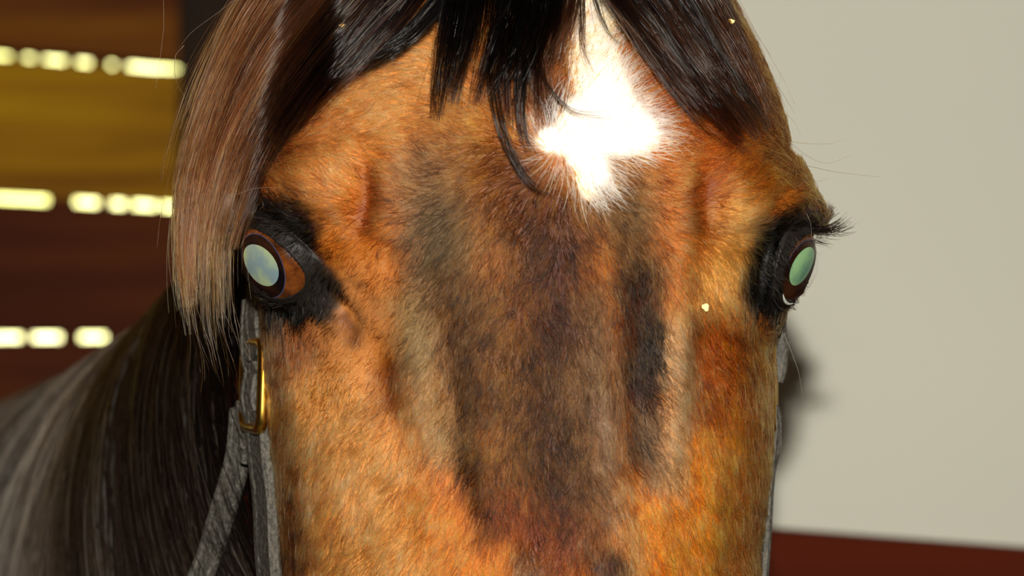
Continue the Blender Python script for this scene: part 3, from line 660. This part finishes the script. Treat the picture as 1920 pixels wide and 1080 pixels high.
# ------------------------------------------------------------------ halter
M_LEA = noise_mat('black_leather', [L4(38, 36, 33), L4(74, 71, 64)], (1, 1, 1), 420, .6, .8, 5, .4)
M_BRASS = noise_mat('brass', [L4(190, 140, 44), L4(226, 184, 84)], (1, 1, 1), 60, .22, .02, 3, .5, (.3, .7), 1.0)
halter = bpy.data.objects.new('halter', None); COL.objects.link(halter); halter.location = (0, .08, 1.40)
tag(halter, 'black leather halter with brass cheek rings on the horse', 'halter')
def strap(name, path, wdir, w_, th_, n=30, m=M_LEA):
    pts = smooth_path(path, n) if len(path) > 2 else np.linspace(np.array(path[0]), np.array(path[1]), n)
    tg = unit(np.gradient(pts, axis=0)); wd = np.array(wdir, float)
    wd = smooth_path(wd, n) if wd.ndim == 2 else np.tile(wd, (n, 1))
    wd = unit(wd-tg*np.sum(wd*tg, -1, keepdims=True)); nd = np.cross(tg, wd)
    prof = [(-1, -.5), (-.9, -1), (-.6, -1), (-.5, -.8), (.5, -.8), (.6, -1), (.9, -1), (1, -.5), (1, .5), (.9, 1), (.6, 1), (.5, .8), (-.5, .8), (-.6, 1), (-.9, 1), (-1, .5)]
    v = np.stack([pts+wd*(w_/2*a)+nd*(th_/2*b) for a, b in prof], 1).reshape(-1, 3); q = grid_quads(n, len(prof))
    f = [tuple(x) for x in q]+[tuple(range(len(prof)))[::-1], tuple((n-1)*len(prof)+i for i in range(len(prof)))]
    me = mesh(name, v, f); o = link(name, me, m, halter, smooth=False)
    return o
def ring(name, c, u, v_, hu, hv, rad, m=M_BRASS, pw=4.0):
    n, k = 80, 14; t = np.linspace(0, 2*math.pi, n, endpoint=False)
    a = np.sign(np.cos(t))*np.abs(np.cos(t))**(2/pw)*hu; b = np.sign(np.sin(t))*np.abs(np.sin(t))**(2/pw)*hv
    u, v_ = unit(np.array(u, float)), unit(np.array(v_, float)); p = c+np.outer(a, u)+np.outer(b, v_)
    tg = unit(np.roll(p, -1, 0)-np.roll(p, 1, 0)); nn_ = np.cross(u, v_); e2 = np.cross(tg, nn_)
    th = np.linspace(0, 2*math.pi, k, endpoint=False)
    vv_ = p[:, None]+rad*(np.cos(th)[None, :, None]*nn_+np.sin(th)[None, :, None]*e2[:, None])
    i = np.arange(n)[:, None]; j = np.arange(k)[None]; i2, j2 = (i+1) % n, (j+1) % k
    q = np.stack([i*k+j, i2*k+j, i2*k+j2, i*k+j2], -1).reshape(-1, 4)
    return link(name, mesh_np(name, vv_.reshape(-1, 3), q), m, halter)
Q = lambda px, py, y: tuple(P(px, py, y))
yl = .075
# left cheek
ring('ring', P(476, 722, yl+.006), (.28, -.96, 0), (0.03, 0, 1), .019, .0185, .0026, pw=7.0)
strap('cheek_strap', [Q(484, 770, yl+.004), Q(486, 840, yl+.002), Q(497, 940, yl), Q(505, 1080, yl), Q(540, 1400, yl-.01), Q(600, 1700, yl-.02)], (.40, -.92, 0), .021, .0052)
strap('strap_loop', [Q(474, 700, yl+.012), Q(468, 745, yl+.012), Q(478, 800, yl+.010), Q(470, 850, yl+.018), Q(462, 800, yl+.024), Q(460, 760, yl+.020)], (.5, -.86, 0), .012, .004)
strap('throat_strap', [Q(455, 770, yl+.03), Q(448, 850, yl+.035), Q(430, 920, yl+.04), Q(400, 1020, yl+.05), Q(370, 1140, yl+.06), Q(420, 1330, yl+.13)], (.75, -.66, .2), .0125, .005)
strap('crown_strap', [Q(483, 672, yl+.002), Q(482, 640, yl+.004), Q(478, 590, yl+.010), Q(488, 480, .105), Q(496, 200, .135), Q(618, -250, .165), Q(740, -520, .178), Q(995, -640, .185)], (.35, -.93, 0), .016, .005)
strap('strap_loop', [Q(470, 560, yl+.02), Q(466, 620, yl+.016), Q(467, 668, yl+.014), Q(474, 690, yl+.012), Q(480, 676, yl+.008)], (.5, -.86, 0), .010, .004)
# right cheek
ring('ring', P(1446, 722, yl+.010), (-.10, -.99, 0), (0, 0, 1), .019, .0185, .0026, pw=7.0)
strap('cheek_strap', [Q(1452, 775, yl+.008), Q(1454, 800, yl+.007), Q(1450, 850, yl+.005), Q(1443, 920, yl+.004), Q(1433, 1080, yl+.002), Q(1400, 1400, yl-.005), Q(1340, 1700, yl-.02)], (-.10, -.99, 0), .021, .0036)
strap('strap_loop', [Q(1452, 762, yl+.02), Q(1458, 790, yl+.02), Q(1458, 830, yl+.02), Q(1450, 870, yl+.016)], (-.1, -.99, 0), .014, .0035)
strap('crown_strap', [Q(1458, 715, yl+.012), Q(1464, 690, yl+.012), Q(1466, 640, yl+.012), Q(1462, 600, yl+.016), Q(1470, 480, .105), Q(1434, 200, .135), Q(1274, -250, .165), Q(1180, -520, .178), Q(1005, -640, .185)], (-.12, -.99, 0), .021, .0052)
strap('nose_strap', [Q(600, 1700, yl-.02), Q(700, 1690, -.02), Q(1000, 1680, -.045), Q(1250, 1690, -.02), Q(1340, 1700, yl-.02)], (0, 0, 1), .022, .005)

# ------------------------------------------------------------------ bits of chaff
M_CH = mat('chaff', L4(226, 204, 120), .6)
def chaff(px, py, lift, sx, sz, ang, label):
    c = P(px, py, float(depth(np.array([float(px)]), np.array([float(py)]))[0])-lift*1e-3)
    t = np.linspace(0, 2*math.pi, 9, endpoint=False); r = 1+.22*np.sin(3*t+ang)
    v = []
    for y in (-.0004, .0004):
        for a, q in zip(t, r):
            x, z = math.cos(a)*sx*q, math.sin(a)*sz*q
            v.append((c[0]+x*math.cos(ang)-z*math.sin(ang), c[1]+y+.1*x, c[2]+x*math.sin(ang)+z*math.cos(ang)))
    f = [tuple(range(9)), tuple(range(9, 18))[::-1]]+[(i, 9+i, 9+(i+1) % 9, (i+1) % 9) for i in range(9)]
    tag(link('chaff', mesh('chaff', v, f), M_CH, None, False), label, 'chaff', 'chaff caught in the hair')
chaff(643, 48, 22, .0014, .0006, .1, 'pale chaff speck caught in the black forelock sweep')
chaff(1323, 576, 2.5, .0014, .0016, .5, 'yellow chaff speck lying on the short brown cheek hair')
chaff(1371, 40, 14, .0014, .0010, -.3, 'yellow chaff speck at the outer edge of the forelock')
